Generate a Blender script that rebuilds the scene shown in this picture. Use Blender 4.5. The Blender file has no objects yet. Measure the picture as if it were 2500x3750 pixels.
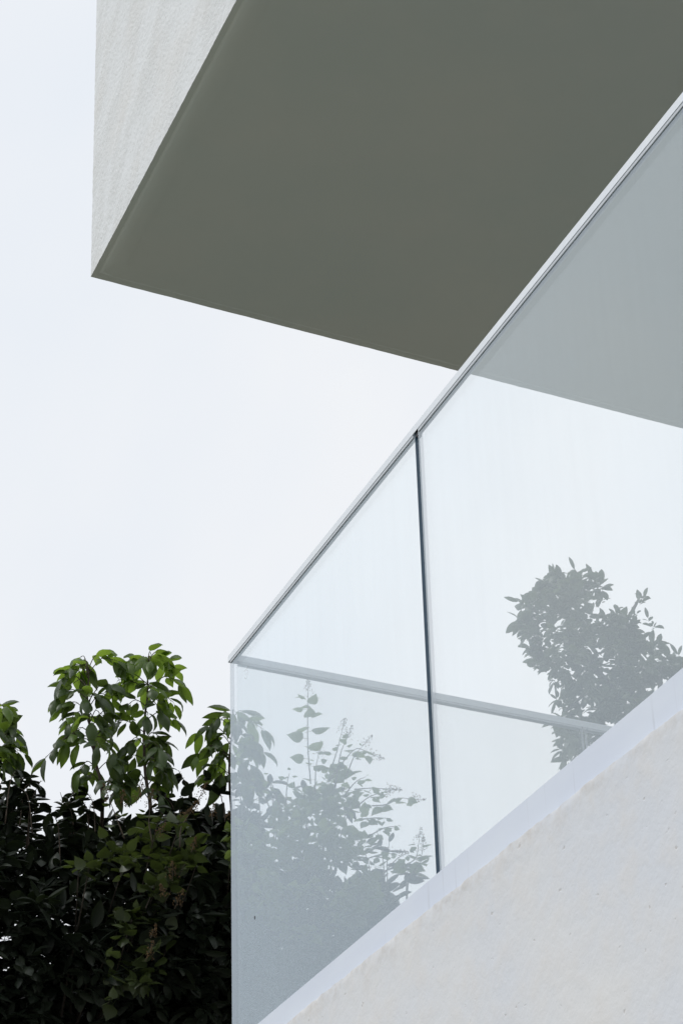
import bpy, math, random
import numpy as np
from mathutils import Matrix, Vector, Euler

sc = bpy.context.scene
COL = sc.collection
random.seed(7)
RNG = np.random.default_rng(11)

# ------------------------------------------------------------------ camera
cam_d = bpy.data.cameras.new('camera')
cam = bpy.data.objects.new('camera', cam_d)
COL.objects.link(cam)
cam_d.sensor_fit = 'HORIZONTAL'
cam_d.sensor_width = 24.0
cam_d.lens = 73.65
cam_d.shift_x = 0.0169
cam_d.shift_y = 0.2436
cam_d.clip_start = 0.05
cam_d.clip_end = 3000.0
cam_r = (0.91280874, -0.40745222, -0.02762051)
cam_u = (-0.17438064, -0.45003263, 0.87582077)
cam_f = (0.36928525, 0.79464037, 0.4818455)
cam.matrix_world = Matrix(((cam_r[0], cam_u[0], -cam_f[0], 0.0),
                           (cam_r[1], cam_u[1], -cam_f[1], 0.0),
                           (cam_r[2], cam_u[2], -cam_f[2], 1.6),
                           (0, 0, 0, 1)))
sc.camera = cam

# ------------------------------------------------------------------ sky: bright even overcast
SUN_EL, SUN_AZ = math.radians(50), math.radians(-84)      # azimuth from +Y towards +X
CLOUD_OFFSET = (5.0, 5.0, 8.0)
world = bpy.data.worlds.new('World')
sc.world = world
world.use_nodes = True
nt = world.node_tree
N, L = nt.nodes, nt.links
N.clear()
out = N.new('ShaderNodeOutputWorld')
bg = N.new('ShaderNodeBackground')
bg.inputs['Strength'].default_value = 0.1
sky = N.new('ShaderNodeTexSky')
sky.sky_type = 'NISHITA'
sky.sun_disc = False
sky.sun_elevation = SUN_EL
sky.sun_rotation = SUN_AZ
tc = N.new('ShaderNodeTexCoord')
nz = N.new('ShaderNodeTexNoise')
nz.inputs['Scale'].default_value = 2.6
nz.inputs['Detail'].default_value = 5.0
nz.inputs['Roughness'].default_value = 0.5
nz.inputs['Distortion'].default_value = 0.3
off = N.new('ShaderNodeVectorMath')
off.operation = 'ADD'
off.inputs[1].default_value = CLOUD_OFFSET
L.new(tc.outputs['Generated'], off.inputs[0])
L.new(off.outputs[0], nz.inputs['Vector'])
cr = N.new('ShaderNodeValToRGB')
cr.color_ramp.elements[0].position = 0.36
cr.color_ramp.elements[0].color = (0.842, 0.886, 0.945, 1)
cr.color_ramp.elements[1].position = 0.62
cr.color_ramp.elements[1].color = (0.955, 0.958, 0.968, 1)
L.new(nz.outputs['Fac'], cr.inputs['Fac'])
sc10 = N.new('ShaderNodeVectorMath')
sc10.operation = 'SCALE'
sc10.inputs['Scale'].default_value = 10.0
L.new(cr.outputs['Color'], sc10.inputs[0])
mx = N.new('ShaderNodeMix')
mx.data_type = 'RGBA'
mx.inputs[0].default_value = 0.96                          # cloud cover
L.new(sky.outputs['Color'], mx.inputs[6])
L.new(sc10.outputs[0], mx.inputs[7])
L.new(mx.outputs[2], bg.inputs['Color'])
L.new(bg.outputs[0], out.inputs['Surface'])

# ------------------------------------------------------------------ sun behind thin cloud
sun_d = bpy.data.lights.new('sun', 'SUN')
sun_d.energy = 1.35
sun_d.angle = math.radians(22)
sun_d.color = (1.0, 0.98, 0.95)
sun = bpy.data.objects.new('sun', sun_d)
COL.objects.link(sun)
sd = Vector((math.sin(SUN_AZ) * math.cos(SUN_EL), math.cos(SUN_AZ) * math.cos(SUN_EL), math.sin(SUN_EL)))
sun.rotation_euler = sd.to_track_quat('Z', 'Y').to_euler()
sun.location = sd * 60

vs = sc.view_settings
vs.view_transform = 'Standard'
vs.look = 'None'
vs.exposure = 0.0
vs.gamma = 1.0
vs.use_curve_mapping = False
sc.cycles.max_bounces = 10
sc.cycles.diffuse_bounces = 5
sc.cycles.glossy_bounces = 4
sc.cycles.transmission_bounces = 6
sc.cycles.transparent_max_bounces = 24
sc.cycles.use_denoising = True


# ------------------------------------------------------------------ material helpers
class Mat:
    def __init__(self, name):
        self.m = bpy.data.materials.new(name)
        self.m.use_nodes = True
        self.nt = self.m.node_tree
        self.nt.nodes.clear()
        self.out = self.n('ShaderNodeOutputMaterial')

    def n(self, t, **kw):
        node = self.nt.nodes.new(t)
        for k, v in kw.items():
            setattr(node, k, v)
        return node

    def l(self, a, b):
        self.nt.links.new(a, b)

    def noise(self, scale, detail=4, rough=0.5, vec=None, dist=0.0):
        x = self.n('ShaderNodeTexNoise')
        x.inputs['Scale'].default_value = scale
        x.inputs['Detail'].default_value = detail
        x.inputs['Roughness'].default_value = rough
        x.inputs['Distortion'].default_value = dist
        if vec is not None:
            self.l(vec, x.inputs['Vector'])
        return x.outputs['Fac']

    def ramp(self, fac, stops):
        x = self.n('ShaderNodeValToRGB')
        e = x.color_ramp.elements
        while len(e) < len(stops):
            e.new(0.5)
        for i, (p, c) in enumerate(stops):
            e[i].position = p
            e[i].color = (c[0], c[1], c[2], 1) if isinstance(c, (tuple, list)) else (c, c, c, 1)
        self.l(fac, x.inputs['Fac'])
        return x.outputs['Color']

    def mix(self, fac, a, b, blend='MIX'):
        x = self.n('ShaderNodeMix', data_type='RGBA', blend_type=blend)
        for sock, v in ((x.inputs[0], fac), (x.inputs[6], a), (x.inputs[7], b)):
            if isinstance(v, (int, float)):
                sock.default_value = v
            elif isinstance(v, tuple):
                sock.default_value = (*v, 1)
            else:
                self.l(v, sock)
        return x.outputs[2]

    def math(self, op, a, b=0.0, c=None):
        x = self.n('ShaderNodeMath', operation=op)
        for i, v in enumerate((a, b, c)):
            if v is None:
                continue
            if isinstance(v, (int, float)):
                x.inputs[i].default_value = v
            else:
                self.l(v, x.inputs[i])
        return x.outputs[0]

    def coords(self, scale=(1, 1, 1), rot=(0, 0, 0)):
        t = self.n('ShaderNodeTexCoord')
        mp = self.n('ShaderNodeMapping')
        mp.inputs['Scale'].default_value = scale
        mp.inputs['Rotation'].default_value = rot
        self.l(t.outputs['Object'], mp.inputs['Vector'])
        return mp.outputs['Vector']

    def remap(self, vec, scale):
        mp = self.n('ShaderNodeMapping')
        mp.inputs['Scale'].default_value = scale
        self.l(vec, mp.inputs['Vector'])
        return mp.outputs['Vector']

    def bump(self, h, strength=0.3, dist=0.01, normal=None):
        b = self.n('ShaderNodeBump')
        b.inputs['Strength'].default_value = strength
        b.inputs['Distance'].default_value = dist
        self.l(h, b.inputs['Height'])
        if normal is not None:
            self.l(normal, b.inputs['Normal'])
        return b.outputs['Normal']

    def principled(self, color, rough=0.6, metal=0.0, normal=None, spec=0.5):
        p = self.n('ShaderNodeBsdfPrincipled')
        if isinstance(color, tuple):
            p.inputs['Base Color'].default_value = (*color, 1)
        else:
            self.l(color, p.inputs['Base Color'])
        if isinstance(rough, (int, float)):
            p.inputs['Roughness'].default_value = rough
        else:
            self.l(rough, p.inputs['Roughness'])
        p.inputs['Metallic'].default_value = metal
        p.inputs['Specular IOR Level'].default_value = spec
        if normal is not None:
            self.l(normal, p.inputs['Normal'])
        return p.outputs[0]

    def done(self, shader):
        self.l(shader, self.out.inputs['Surface'])
        return self.m


# ---- rough render of the upper storey: trowelled, fine grain with diagonal sweeps
m = Mat('trowelled_render')
v = m.coords()
vd = m.remap(m.coords((1, 1, 1), (math.radians(-32), 0, 0)), (1, 2.0, 0.8))
sweep = m.noise(2.6, 5, 0.62, vd, 0.8)
grain = m.noise(95, 5, 0.65, v)
crumb = m.noise(34, 3, 0.6, v)
patch = m.noise(3.0, 3, 0.5, v)
col = m.ramp(sweep, [(0.36, (0.69, 0.705, 0.715)), (0.60, (0.735, 0.755, 0.775))])
col = m.mix(m.ramp(patch, [(0.5, 0.0), (0.75, 0.35)]), col, (0.70, 0.67, 0.64))
spots = m.ramp(grain, [(0.30, 1.0), (0.40, 0.0)])
col = m.mix(spots, col, (0.52, 0.51, 0.49))
amp = m.ramp(sweep, [(0.38, 1.0), (0.62, 0.25)])
h = m.math('MULTIPLY', m.math('ADD', m.math('MULTIPLY', grain, 0.6), m.math('MULTIPLY', crumb, 0.8)), amp)
RENDER = m.done(m.principled(col, 0.9, normal=m.bump(h, 0.7, 0.007), spec=0.25))

# ---- terrace wall: warm white coarse render, specks and soft stains
m = Mat('coarse_white_render')
v = m.coords()
big = m.noise(2.4, 4, 0.55, v)
mid = m.noise(14, 4, 0.6, v)
fine = m.noise(70, 4, 0.6, v)
speck = m.noise(58, 2, 0.5, m.coords((1, 0.7, 1)))
col = m.ramp(big, [(0.35, (0.665, 0.69, 0.745)), (0.65, (0.715, 0.718, 0.732))])
col = m.mix(m.ramp(mid, [(0.45, 0.0), (0.72, 0.45)]), col, (0.70, 0.675, 0.66))
col = m.mix(m.ramp(speck, [(0.225, 0.55), (0.285, 0.0)]), col, (0.47, 0.44, 0.42))
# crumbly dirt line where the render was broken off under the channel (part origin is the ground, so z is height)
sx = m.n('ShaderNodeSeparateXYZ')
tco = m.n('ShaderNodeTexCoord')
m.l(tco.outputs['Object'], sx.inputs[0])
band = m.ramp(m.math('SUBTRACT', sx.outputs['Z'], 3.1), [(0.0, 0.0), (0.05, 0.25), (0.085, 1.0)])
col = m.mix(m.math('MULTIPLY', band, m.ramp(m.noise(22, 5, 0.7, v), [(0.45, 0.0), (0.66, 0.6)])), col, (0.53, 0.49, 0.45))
h = m.math('ADD', m.math('MULTIPLY', mid, 1.2), m.math('MULTIPLY', fine, 0.35))
h = m.math('ADD', h, m.math('MULTIPLY', m.ramp(speck, [(0.24, 0.0), (0.31, 1.0)]), 0.3))
WALLR = m.done(m.principled(col, 0.92, normal=m.bump(h, 0.38, 0.006), spec=0.2))

# ---- soffit: smooth painted plaster
m = Mat('painted_soffit_plaster')
v = m.coords()
a = m.noise(1.1, 5, 0.6, v)
b = m.noise(9, 4, 0.6, v)
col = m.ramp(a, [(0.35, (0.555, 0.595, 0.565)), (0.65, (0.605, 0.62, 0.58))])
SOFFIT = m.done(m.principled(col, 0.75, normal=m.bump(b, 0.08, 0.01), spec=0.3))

# ---- painted aluminium
m = Mat('white_painted_aluminium')
v = m.coords()
b = m.noise(30, 3, 0.5, v)
col = m.ramp(b, [(0.3, (0.73, 0.77, 0.835)), (0.7, (0.77, 0.81, 0.865))])
ALU = m.done(m.principled(col, 0.38, 0.0, spec=0.5))

m = Mat('pale_grey_gasket')
b = m.noise(60, 2, 0.5, m.coords())
GASKET = m.done(m.principled(m.ramp(b, [(0.3, (0.50, 0.53, 0.58)), (0.7, (0.56, 0.59, 0.64))]), 0.6))

m = Mat('dark_rubber')
b = m.noise(60, 2, 0.5, m.coords())
RUBBER = m.done(m.principled(m.ramp(b, [(0.3, (0.015, 0.016, 0.02)), (0.7, (0.03, 0.032, 0.04))]), 0.5))

# ---- base channel: painted metal with rain drips
m = Mat('rain_streaked_channel_paint')
vs1 = m.coords((1, 26, 0.35))
vs2 = m.coords((1, 3.0, 0.1))
st = m.noise(1.6, 3, 0.6, vs1)
blk = m.noise(1.4, 2, 0.5, vs2)
soft = m.noise(5, 3, 0.5, m.coords((1, 1, 3)))
line = m.math('MULTIPLY', m.ramp(st, [(0.36, 1.0), (0.41, 0.0)]), m.ramp(blk, [(0.40, 0.0), (0.60, 0.85)]))
line = m.math('MULTIPLY', line, m.ramp(m.noise(9, 2, 0.5, m.coords((1, 2.5, 1))), [(0.35, 0.15), (0.65, 1.0)]))
col = m.ramp(soft, [(0.3, (0.64, 0.69, 0.80)), (0.7, (0.68, 0.73, 0.825))])
col = m.mix(line, col, (0.50, 0.53, 0.60))
CHANNEL = m.done(m.principled(col, 0.5, spec=0.4))


# ---- coated balustrade glass, filmed with dust, dried rain and a painted reflection haze
def glass_mat(name, r0, film):
    m = Mat(name)
    g = m.n('ShaderNodeNewGeometry')
    dp = m.n('ShaderNodeVectorMath', operation='DOT_PRODUCT')
    m.l(g.outputs['Incoming'], dp.inputs[0])
    m.l(g.outputs['True Normal'], dp.inputs[1])
    c = m.math('ABSOLUTE', dp.outputs['Value'])
    s = m.math('POWER', m.math('SUBTRACT', 1.0, c), 5.0)
    r = m.math('MULTIPLY_ADD', s, 1.0 - r0, r0)
    tr = m.n('ShaderNodeBsdfTransparent')
    tr.inputs['Color'].default_value = (0.994, 0.998, 0.997, 1)
    gl = m.n('ShaderNodeBsdfGlossy')
    gl.inputs['Roughness'].default_value = 0.0
    gl.inputs['Color'].default_value = (0.86, 0.95, 1.0, 1)
    mixg = m.n('ShaderNodeMixShader')
    m.l(r, mixg.inputs[0])
    m.l(tr.outputs[0], mixg.inputs[1])
    m.l(gl.outputs[0], mixg.inputs[2])
    # dust film; its cloudy part paints a milky reflection haze into the pane
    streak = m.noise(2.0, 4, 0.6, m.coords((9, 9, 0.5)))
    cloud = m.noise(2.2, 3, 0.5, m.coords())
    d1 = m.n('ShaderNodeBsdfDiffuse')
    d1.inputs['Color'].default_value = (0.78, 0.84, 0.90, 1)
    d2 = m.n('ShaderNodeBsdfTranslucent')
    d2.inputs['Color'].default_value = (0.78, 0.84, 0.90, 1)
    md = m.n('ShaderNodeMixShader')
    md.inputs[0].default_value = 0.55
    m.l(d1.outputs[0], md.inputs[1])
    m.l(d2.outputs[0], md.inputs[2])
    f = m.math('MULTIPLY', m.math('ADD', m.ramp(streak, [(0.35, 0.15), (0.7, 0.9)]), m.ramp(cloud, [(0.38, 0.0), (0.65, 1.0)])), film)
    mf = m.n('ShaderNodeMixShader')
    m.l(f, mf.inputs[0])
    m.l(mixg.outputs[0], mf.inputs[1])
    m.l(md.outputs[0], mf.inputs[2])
    return m.done(mf.outputs[0])


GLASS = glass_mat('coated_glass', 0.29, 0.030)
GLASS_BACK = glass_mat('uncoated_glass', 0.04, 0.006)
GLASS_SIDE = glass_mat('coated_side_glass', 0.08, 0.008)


def edge_mat(name, col, rough, alpha):
    m = Mat(name)
    b = m.noise(8, 2, 0.5, m.coords((1, 1, 0.3)))
    p = m.principled(m.ramp(b, [(0.3, tuple(x * 0.85 for x in col)), (0.7, col)]), rough)
    t = m.n('ShaderNodeBsdfTransparent')
    x = m.n('ShaderNodeMixShader')
    x.inputs[0].default_value = alpha
    m.l(t.outputs[0], x.inputs[1])
    m.l(p, x.inputs[2])
    return m.done(x.outputs[0])


EDGE_DARK = edge_mat('deep_teal_glass_edge', (0.08, 0.15, 0.23), 0.15, 0.97)
EDGE_PALE = edge_mat('ground_pale_glass_edge', (0.60, 0.62, 0.70), 0.5, 0.45)
EDGE_CLEAR = edge_mat('polished_clear_glass_edge', (0.60, 0.64, 0.68), 0.2, 0.10)

m = Mat('etched_white_mark')
b = m.noise(90, 2, 0.5, m.coords())
p = m.principled(m.ramp(b, [(0.3, (0.55, 0.57, 0.58)), (0.7, (0.65, 0.67, 0.68))]), 0.8)
t = m.n('ShaderNodeBsdfTransparent')
x = m.n('ShaderNodeMixShader')
x.inputs[0].default_value = 0.4
m.l(t.outputs[0], x.inputs[1])
m.l(p, x.inputs[2])
ETCH = m.done(x.outputs[0])

m = Mat('terrace_stone')
TERR = m.done(m.principled(m.ramp(m.noise(5, 5, 0.6, m.coords()), [(0.3, (0.32, 0.32, 0.31)), (0.7, (0.40, 0.40, 0.385))]), 0.8))

m = Mat('roof_gravel')
ROOFM = m.done(m.principled(m.ramp(m.noise(50, 5, 0.6, m.coords()), [(0.3, (0.2, 0.2, 0.19)), (0.7, (0.35, 0.35, 0.34))]), 0.9))

m = Mat('ground_grass_and_paving')
v = m.coords()
a = m.noise(0.25, 4, 0.6, v)
b = m.noise(14, 5, 0.7, v)
c1 = m.ramp(b, [(0.3, (0.15, 0.165, 0.12)), (0.7, (0.25, 0.26, 0.20))])
c2 = m.ramp(b, [(0.3, (0.25, 0.25, 0.225)), (0.7, (0.34, 0.335, 0.305))])
col = m.mix(m.ramp(a, [(0.45, 0.0), (0.55, 1.0)]), c1, c2)
GROUND = m.done(m.principled(col, 0.95, normal=m.bump(b, 0.4, 0.02), spec=0.2))

m = Mat('dark_soil')
b = m.noise(12, 5, 0.7, m.coords())
SOIL = m.done(m.principled(m.ramp(b, [(0.3, (0.03, 0.025, 0.018)), (0.7, (0.075, 0.06, 0.045))]), 0.95, normal=m.bump(b, 0.6, 0.03)))

m = Mat('bark')
v = m.coords((6, 6, 1.2))
b = m.noise(9, 5, 0.65, v)
BARK = m.done(m.principled(m.ramp(b, [(0.3, (0.028, 0.022, 0.017)), (0.7, (0.075, 0.06, 0.048))]), 0.85, normal=m.bump(b, 0.6, 0.01)))
m = Mat('young_bark')
b = m.noise(20, 4, 0.6, m.coords((4, 4, 1)))
TWIG = m.done(m.principled(m.ramp(b, [(0.3, (0.045, 0.035, 0.025)), (0.7, (0.10, 0.07, 0.05))]), 0.7))


def leaf_mat(name, dark, light, trans, tmix, rough=0.42, spec=0.5):
    m = Mat(name)
    oi = m.n('ShaderNodeObjectInfo')
    g = m.n('ShaderNodeNewGeometry')
    rnd = m.math('FRACT', m.math('ADD', oi.outputs['Random'], g.outputs['Random Per Island']))
    n1 = m.noise(18, 3, 0.6, m.coords())
    f = m.math('ADD', m.math('MULTIPLY', rnd, 0.8), m.math('MULTIPLY', n1, 0.2))
    col = m.ramp(f, [(0.1, dark), (0.9, light)])
    p = m.principled(col, rough, spec=spec)
    t = m.n('ShaderNodeBsdfTranslucent')
    tcol = m.ramp(f, [(0.1, tuple(x * 0.7 for x in trans)), (0.9, trans)])
    m.l(tcol, t.inputs['Color'])
    x = m.n('ShaderNodeMixShader')
    x.inputs[0].default_value = tmix
    m.l(p, x.inputs[1])
    m.l(t.outputs[0], x.inputs[2])
    return m.done(x.outputs[0])


LEAF_YOUNG = leaf_mat('young_leaf', (0.055, 0.10, 0.018), (0.10, 0.17, 0.03), (0.34, 0.52, 0.06), 0.42)
LEAF_UPPER = leaf_mat('grown_leaf', (0.035, 0.06, 0.022), (0.055, 0.09, 0.03), (0.22, 0.34, 0.05), 0.26)
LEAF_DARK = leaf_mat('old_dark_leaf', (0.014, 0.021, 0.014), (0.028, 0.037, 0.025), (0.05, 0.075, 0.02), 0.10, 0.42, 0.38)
LEAF_HEART = leaf_mat('heart_leaf', (0.030, 0.042, 0.016), (0.052, 0.072, 0.024), (0.14, 0.20, 0.035), 0.20)
LEAF_HEART_LIT = leaf_mat('lit_heart_leaf', (0.05, 0.08, 0.03), (0.10, 0.14, 0.05), (0.26, 0.36, 0.08), 0.40)  # copy of the heart leaf, light through thin leaves painted in as paler green
LEAF_TREE = leaf_mat('broad_tree_leaf', (0.03, 0.045, 0.022), (0.065, 0.085, 0.04), (0.14, 0.20, 0.05), 0.20)
m = Mat('rusty_flower')
oi = m.n('ShaderNodeNewGeometry')
FLOWER = m.done(m.principled(m.ramp(oi.outputs['Random Per Island'], [(0.1, (0.06, 0.034, 0.011)), (0.9, (0.13, 0.072, 0.02))]), 0.8))


# ------------------------------------------------------------------ object helpers
def link(name, me, mats, parent=None):
    o = bpy.data.objects.new(name, me)
    COL.objects.link(o)
    if me is not None and mats is not None and not me.materials:
        for x in (mats if isinstance(mats, (list, tuple)) else [mats]):
            me.materials.append(x)
    if parent is not None:
        o.parent = parent
    return o


def thing(name, label, cat, group=None, loc=(0, 0, 0)):
    o = bpy.data.objects.new(name, None)
    COL.objects.link(o)
    o.location = loc
    o.empty_display_size = 0.2
    o['label'] = label
    o['category'] = cat
    if group:
        o['group'] = group
    return o


def mesh(name, verts, faces, smooth=False, mat_idx=None):
    me = bpy.data.meshes.new(name)
    me.from_pydata([tuple(map(float, v)) for v in verts], [], [tuple(f) for f in faces])
    if smooth:
        me.polygons.foreach_set('use_smooth', [True] * len(me.polygons))
    if mat_idx is not None:
        me.polygons.foreach_set('material_index', mat_idx)
    me.update()
    return me


def box_geo(x0, x1, y0, y1, z0, z1):
    vv = [(x0, y0, z0), (x1, y0, z0), (x1, y1, z0), (x0, y1, z0), (x0, y0, z1), (x1, y0, z1), (x1, y1, z1), (x0, y1, z1)]
    ff = [(0, 3, 2, 1), (4, 5, 6, 7), (0, 1, 5, 4), (1, 2, 6, 5), (2, 3, 7, 6), (3, 0, 4, 7)]   # bottom top -y +x +y -x
    return vv, ff


def box(name, b, mat, parent=None, bevel=0.0, mat_idx=None):
    vv, ff = box_geo(*b)
    o = link(name, mesh(name, vv, ff, mat_idx=mat_idx), mat, parent)
    if bevel:
        md = o.modifiers.new('bevel', 'BEVEL')
        md.width = bevel
        md.segments = 3
        md.limit_method = 'ANGLE'
    return o


def extrude_profile(name, prof, axis, a, b, mat, parent=None):
    """closed cross-section swept between a and b; axis 'y': prof=(x,z), axis 'x': prof=(y,z); ends mitred by a/b callables"""
    vv = []
    for e in (a, b):
        for p in prof:
            q = e(p) if callable(e) else e
            vv.append((p[0], q, p[1]) if axis == 'y' else (q, p[0], p[1]))
    n = len(prof)
    ff = [(i, (i + 1) % n, n + (i + 1) % n, n + i) for i in range(n)]
    ff += [tuple(range(n))[::-1], tuple(range(n, 2 * n))]
    me = mesh(name, vv, ff)
    import bmesh
    bm = bmesh.new()
    bm.from_mesh(me)
    bmesh.ops.recalc_face_normals(bm, faces=bm.faces)
    bm.to_mesh(me)
    bm.free()
    return link(name, me, mat, parent)


def tube_geo(pts, radii, seg=6):
    pts = [Vector(p) for p in pts]
    vv, ff = [], []
    for i, p in enumerate(pts):
        t = (pts[min(i + 1, len(pts) - 1)] - pts[max(i - 1, 0)]).normalized()
        u = t.orthogonal().normalized()
        if i and abs(u.dot(pu)) < 0.99:
            u = (pu - t * pu.dot(t)).normalized()
        pu = u
        w = t.cross(u)
        for k in range(seg):
            a = 2 * math.pi * k / seg
            vv.append(p + (u * math.cos(a) + w * math.sin(a)) * radii[i])
    for i in range(len(pts) - 1):
        for k in range(seg):
            k2 = (k + 1) % seg
            ff.append((i * seg + k, i * seg + k2, (i + 1) * seg + k2, (i + 1) * seg + k))
    ff.append(tuple(range(seg))[::-1])
    ff.append(tuple(range((len(pts) - 1) * seg, len(pts) * seg)))
    return vv, ff


def tube(name, pts, radii, mat, parent=None, seg=6):
    vv, ff = tube_geo(pts, radii, seg)
    return link(name, mesh(name, vv, ff, True), mat, parent)


def smooth_line(pts, n=4):
    """Catmull-Rom resample"""
    P = [Vector(p) for p in pts]
    P = [P[0] * 2 - P[1]] + P + [P[-1] * 2 - P[-2]]
    res = []
    for i in range(1, len(P) - 2):
        for k in range(n):
            t = k / n
            a, b, c, d = P[i - 1], P[i], P[i + 1], P[i + 2]
            res.append(0.5 * ((2 * b) + (c - a) * t + (2 * a - 5 * b + 4 * c - d) * t * t + (3 * b - a - 3 * c + d) * t ** 3))
    res.append(P[-2])
    return res


# ================================================================== SETTING
me = mesh('ground', [(-900, -900, 0), (900, -900, 0), (900, 900, 0), (-900, 900, 0)], [(0, 1, 2, 3)])
o = link('ground', me, GROUND)
o['kind'] = 'structure'

vv, ff = box_geo(-2.0, 11.0, 6.9, 10.6, -0.05, 0.12)  # unseen bed of dark soil, added to cut ground bounce on the hedge
o = link('added_dark_bed', mesh('added_dark_bed', vv, ff), SOIL)
o['kind'] = 'structure'

# ================================================================== HOUSE
house = thing('house', 'white rendered house with a dark-shaded overhanging storey above a glass-railed terrace', 'house', loc=(1.78, 4.5, 0))
HL = Vector(house.location)


def hpart(name, geo_vv, ff, mat, smooth=False):
    return link(name, mesh(name, [Vector(p) - HL for p in geo_vv], ff, smooth), mat, house)


# upper storey: outer walls stand on the soffit rim.  front plane x=1.774, far end y=5.78, soffit z=6.6
UX, UY, UZ, UT = 1.774, 5.780, 6.60, 9.8
UB, UN = 9.5, -6.0                       # back x, near y
rnd = random.Random(3)


def wob(t, seed, amp):
    return amp * (math.sin(t * 23.1 + seed) * 0.4 + math.sin(t * 61.7 + seed * 2.1) * 0.35 + math.sin(t * 141.0 + seed * 3.7) * 0.25 + rnd.uniform(-0.5, 0.5))


# front wall face, finely cut near the far corner so its arris is hand-worked; corner leans out a little as it rises
zs = [UZ + 0.012 * i for i in range(0, 160)] + [UT]
ys = [UN, 0.0, 3.0, 3.9] + [3.9 + 0.012 * i for i in range(1, 156)]
vv, ff = [], []
lean = 0.055
for zi, z in enumerate(zs):
    ye = UY + lean * min(1.0, (z - UZ) / 1.6) + wob(z, 1.0, 0.0022)
    for yi, y in enumerate(ys):
        last = yi == len(ys) - 1
        yy = ye if last else min(y, ye - 0.006 * (len(ys) - 1 - yi) / 20 - 0.001)
        xx = UX + (0.0 if z > UZ else 0.0) + rnd.uniform(-0.0006, 0.0006)
        zz = z + (wob(y, 5.0, 0.0016) if zi == 0 else 0.0)
        vv.append((xx, yy, zz))
nr = len(ys)
for i in range(len(zs) - 1):
    for j in range(nr - 1):
        ff.append((i * nr + j, i * nr + j + 1, (i + 1) * nr + j + 1, (i + 1) * nr + j))
n0 = len(vv)
# return faces (far end, back, near end)
endcol = [(i * nr + nr - 1) for i in range(len(zs))]
base = len(vv)
for i, z in enumerate(zs):
    vv.append((UB, vv[endcol[i]][1], z))
for i in range(len(zs) - 1):
    ff.append((endcol[i], base + i, base + i + 1, endcol[i + 1]))
b2 = len(vv)
vv += [(UX, UN, UZ), (UB, UN, UZ), (UB, UN, UT), (UX, UN, UT), (UB, UY, UZ), (UB, UY + lean, UT)]
ff += [(b2, b2 + 1, b2 + 2, b2 + 3), (b2 + 1, b2 + 4, b2 + 5, b2 + 2)]
upper = hpart('upper_wall', vv, ff, RENDER)
upper['label'] = 'pale grey trowelled render on the upper storey'

# roof
hpart('roof', *box_geo(UX + 0.02, UB - 0.02, UN + 0.02, UY + 0.01, UT - 0.12, UT - 0.06), ROOFM)

# soffit: flat field, raised shallow rim that rolls up to the wall arris
prof = [(0.000, 0.0), (0.002, -0.002), (0.030, -0.0030), (0.036, -0.0045), (0.043, -0.0135), (0.056, -0.0158), (0.100, -0.0165), (0.17, -0.0166)]
vv, ff = [], []
ny, nx = 200, 200
rings = []
for (inset, dz) in prof:
    ring = []
    # path: from near end along the front arris to the far corner, then along the far arris to the back
    for i in range(ny + 1):
        y = UN + (UY - UN - inset) * (i / ny) if i < ny else UY - inset
        y = UN + (UY - inset - UN) * (1 - (1 - i / ny) ** 1.0)
        ring.append((UX + inset * 0.55 + wob(y, 2 + inset, 0.0006), y, UZ + dz * (0.3 if inset < 0.03 else 0.3 + 0.7 * min(1.0, (inset - 0.03) / 0.07))))
    for i in range(1, nx + 1):
        x = UX + inset + (UB - UX - inset) * i / nx
        ring.append((x, UY - inset + wob(x, 7 + inset, 0.0010), UZ + dz))
    rings.append(ring)
n = len(rings[0])
for r in rings:
    vv += r
for i in range(len(rings) - 1):
    for j in range(n - 1):
        ff.append((i * n + j, (i + 1) * n + j, (i + 1) * n + j + 1, i * n + j + 1))
k = len(vv)
vv += [(UX + 0.0925, UN, UZ - 0.0170), (UX + 0.0925, UY - 0.13, UZ - 0.0170), (UB, UY - 0.13, UZ - 0.0170), (UB, UN, UZ - 0.0170)]
ff.append((k, k + 1, k + 2, k + 3))
me = mesh('soffit', [Vector(p) - HL for p in vv], ff, True)
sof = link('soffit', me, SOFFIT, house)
sof['label'] = 'smooth olive-grey soffit in shade'
# nail hole by the far edge of the soffit
cv, cf = tube_geo([(2.961, 5.735, UZ - 0.0135), (2.961, 5.735, UZ + 0.004)], [0.0026, 0.0026], 8)
hole = link('nail_hole', mesh('nail_hole', [Vector(p) - HL for p in cv], cf), RUBBER, sof)

# inner storey wall behind the terrace
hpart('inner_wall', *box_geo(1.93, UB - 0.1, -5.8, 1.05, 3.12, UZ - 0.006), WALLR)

# terrace wall (lower storey): front plane x=1.78, far end y=4.50, hand-finished top edge
WX, WY, WB = 1.780, 4.503, 5.30


def wtop(y):
    return 3.1737 + (y - 2.481) * (3.1877 - 3.1737) / (4.123 - 2.481)


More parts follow.
